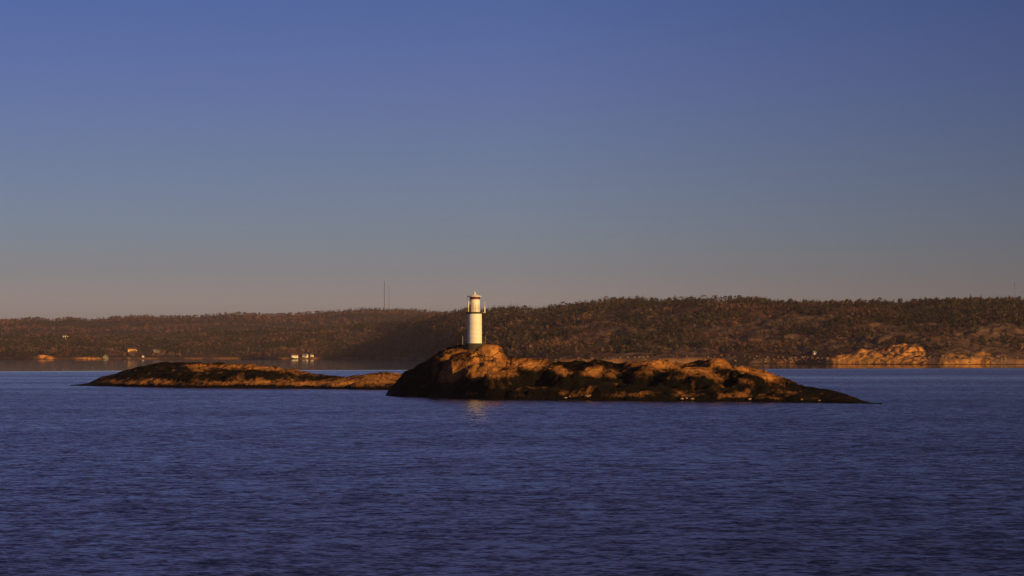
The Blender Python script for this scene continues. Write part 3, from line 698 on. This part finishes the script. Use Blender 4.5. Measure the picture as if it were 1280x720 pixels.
# ------------------------------------------------------------------ houses and masts
def house(name, label, p, s, w, d, h, rh, wall, roofm, rz=0, wins=3, cat='house', group=None, Yo=None):
    s = s_row(p, s); X, Y, Z = hill_front(np.array([p]), np.array([s])); X, Y, Z = float(X[0]), float(Y[0]), max(1.0, float(Z[0]))
    e = empty(name, (X, Y, Z), rz); tag(e, label, cat, group)
    bm = bmesh.new(); add_box(bm, -w / 2, w / 2, -d / 2, d / 2, -2, h)
    a = [bm.verts.new(v) for v in ((-w/2, -d/2, h), (-w/2, d/2, h), (-w/2, 0, h + rh), (w/2, -d/2, h), (w/2, d/2, h), (w/2, 0, h + rh))]
    bm.faces.new(a[:3]); bm.faces.new(a[3:]); link('wall', bm_mesh('wall', bm), wall, e)
    bm = bmesh.new(); ov = .5
    for sg in (-1, 1):
        p0 = [(-w/2-ov, sg*(d/2+ov), h - ov*rh/(d/2)), (w/2+ov, sg*(d/2+ov), h - ov*rh/(d/2)), (w/2+ov, 0, h+rh), (-w/2-ov, 0, h+rh)]
        v = [bm.verts.new((a_, b_, c_ + .03)) for a_, b_, c_ in p0] + [bm.verts.new((a_, b_, c_ + .25)) for a_, b_, c_ in p0]
        for f_ in ((0,1,2,3),(4,5,6,7),(0,1,5,4),(1,2,6,5),(2,3,7,6),(3,0,4,7)): bm.faces.new([v[i] for i in f_])
    ro = link('roof', bm_mesh('roof', bm), roofm, e)
    bm = bmesh.new(); add_box(bm, w*.18, w*.18+.8, -.4, .4, h + rh*.5, h + rh + 1); link('chimney', bm_mesh('chimney', bm), M_roof, ro)
    for k in range(wins):
        xw = (k + .5) / wins * w - w / 2; bm = bmesh.new(); add_box(bm, xw - .5, xw + .5, -d/2 - .06, -d/2 + .02, h*.35, h*.8); link('window', bm_mesh('window', bm), M_pane, e)
    bm = bmesh.new(); xw = w / 2 - w / wins; add_box(bm, xw - .45, xw + .45, -d/2 - .08, -d/2 + .02, 0, 2.1); link('door', bm_mesh('door', bm), M_wallr, e)
for h_ in HOUSES: house(*h_)
def mast(label, p, dist, ytop, ybot, w):
    z0 = ZH(ybot, dist); z1 = ZH(ytop, dist); bm = bmesh.new()
    for a in range(3):
        t = a * 2.094; add_rod(bm, (w * math.cos(t), w * math.sin(t), 0), (w * .6 * math.cos(t), w * .6 * math.sin(t), z1 - z0), w * .3, 5)
    nseg = int((z1 - z0) / (w * 3))
    for k in range(nseg):
        za = k * w * 3; t = k * 2.094
        add_rod(bm, (w * .9 * math.cos(t), w * .9 * math.sin(t), za), (w * .9 * math.cos(t + 2.094), w * .9 * math.sin(t + 2.094), za + w * 3), w * .14, 4)
    e = empty('radio_mast', (PX(p, dist), dist, z0)); tag(e, label, 'mast')
    link('lattice', bm_mesh('lattice', bm), M_dark, e)
    bm = bmesh.new(); add_rod(bm, (0, 0, z1 - z0 - .5), (0, 0, z1 - z0 + 8), .25); link('aerial', bm_mesh('aerial', bm), M_dark, e)
mast('tall thin radio mast on the distant ridge left of the lighthouse', 480.3, 7700, 352, 388, 1.15)
mast('fainter shorter radio mast just right of the tall one on the ridge', 486.3, 7900, 360, 388, .7)
mast('slim mast on the skyline near the right edge', 1268.5, 3080, 360, 372, .17)

# jetty at the cabin
e = empty('jetty', (PX(178, 3950), WY(448.75) - 30, .9)); tag(e, 'low pale jetty in front of the small white cabin', 'jetty')
bm = bmesh.new(); add_box(bm, -14, 14, -1.2, 1.2, 0, .35); link('deck', bm_mesh('deck', bm), M_steel, e)
for k in range(5):
    bm = bmesh.new(); add_rod(bm, (-12 + k * 6, 0, -4), (-12 + k * 6, 0, 0), .2); link('post', bm_mesh('post', bm), M_bark, e)

# ------------------------------------------------------------------ haze
bm = bmesh.new(); add_box(bm, -8800, 8800, -800, 8900, -7.5, 330)
Mh = bpy.data.materials.new('haze'); Mh.use_nodes = True; nt = Mh.node_tree; nt.nodes.clear()
out = nt.nodes.new('ShaderNodeOutputMaterial'); pv = nt.nodes.new('ShaderNodeVolumePrincipled')
pv.inputs['Color'].default_value = (.74, .70, 1.0, 1); pv.inputs['Density'].default_value = 2.2e-5; pv.inputs['Anisotropy'].default_value = 0.0
nt.links.new(pv.outputs[0], out.inputs['Volume'])
tag(link('haze', bm_mesh('haze', bm), Mh), None, None, None, 'stuff')

# ------------------------------------------------------------------ light
EL, AZ = 12.0, 138.0
w = bpy.data.worlds.new('World'); S.world = w; w.use_nodes = True; nt = w.node_tree; n = N(nt)
bg = nt.nodes['Background']; sk = n.new('ShaderNodeTexSky', sky_type='NISHITA', sun_disc=False)
sk.sun_elevation = R(EL); sk.sun_rotation = R(AZ); sk.air_density = 1; sk.dust_density = 1; sk.ozone_density = 2
tc = n.new('ShaderNodeTexCoord'); sx = n.new('ShaderNodeSeparateXYZ'); n.L(tc.outputs['Generated'], sx.inputs[0])
fac = n.mrange(sx.outputs[2], 0, .25, 0, 1, False)
TINT = [(0.0, (0.813, 0.658, 0.944)), (0.089, (0.73, 0.625, 0.914)), (0.136, (0.536, 0.53, 0.842)), (0.189, (0.453, 0.493, 0.821)), (0.256, (0.411, 0.449, 0.794)), (0.323, (0.377, 0.409, 0.751)), (0.456, (0.335, 0.351, 0.743)), (0.583, (0.275, 0.324, 0.705)), (0.75, (0.387, 0.273, 0.544)), (1.0, (0.491, 0.295, 0.523))]
tint = n.ramp(fac, [(p, tuple(c / 1.6 for c in cc)) for p, cc in TINT])
azr = n.ramp(n.mrange(sx.outputs[0], -.3, .3, 0, 1, False), [(0, (.93, .95, .97)), (.5, (1, 1, 1)), (.85, (.68, .72, .75)), (1, (.60, .65, .68))])
c = n.mix(1.0, sk.outputs[0], tint, 'MULTIPLY'); c = n.mix(1.0, c, azr, 'MULTIPLY')
sc = n.new('ShaderNodeVectorMath', operation='SCALE'); n.L(c, sc.inputs[0]); sc.inputs['Scale'].default_value = 1.6
n.L(sc.outputs[0], bg.inputs[0]); bg.inputs[1].default_value = .1
sun = bpy.data.lights.new('sun', 'SUN'); sun.energy = 4.9; sun.angle = R(.5); sun.color = (1, .60, .17)
so = bpy.data.objects.new('sun', sun); COL.objects.link(so)
from mathutils import Vector
sd = Vector((math.sin(R(AZ)) * math.cos(R(EL)), math.cos(R(AZ)) * math.cos(R(EL)), math.sin(R(EL))))
so.rotation_euler = sd.to_track_quat('Z', 'Y').to_euler(); so.location = (200, -200, 100)

# ------------------------------------------------------------------ camera
cam = bpy.data.cameras.new('camera'); co_ = bpy.data.objects.new('camera', cam); COL.objects.link(co_); S.camera = co_
co_.location = (0, 0, H); co_.rotation_euler = (R(90), 0, 0)
cam.sensor_width = 36; cam.lens = F / 1280 * 36; cam.shift_y = (HY - 360) / 1280; cam.clip_start = .5; cam.clip_end = 30000
S.view_settings.view_transform = 'Standard'; S.view_settings.look = 'None'; S.view_settings.exposure = 0; S.view_settings.gamma = 1
S.render.engine = 'CYCLES'; S.cycles.max_bounces = 6; S.cycles.volume_bounces = 0; S.cycles.use_denoising = True; S.cycles.denoising_input_passes = 'RGB_ALBEDO_NORMAL'; S.cycles.denoising_prefilter = 'NONE'
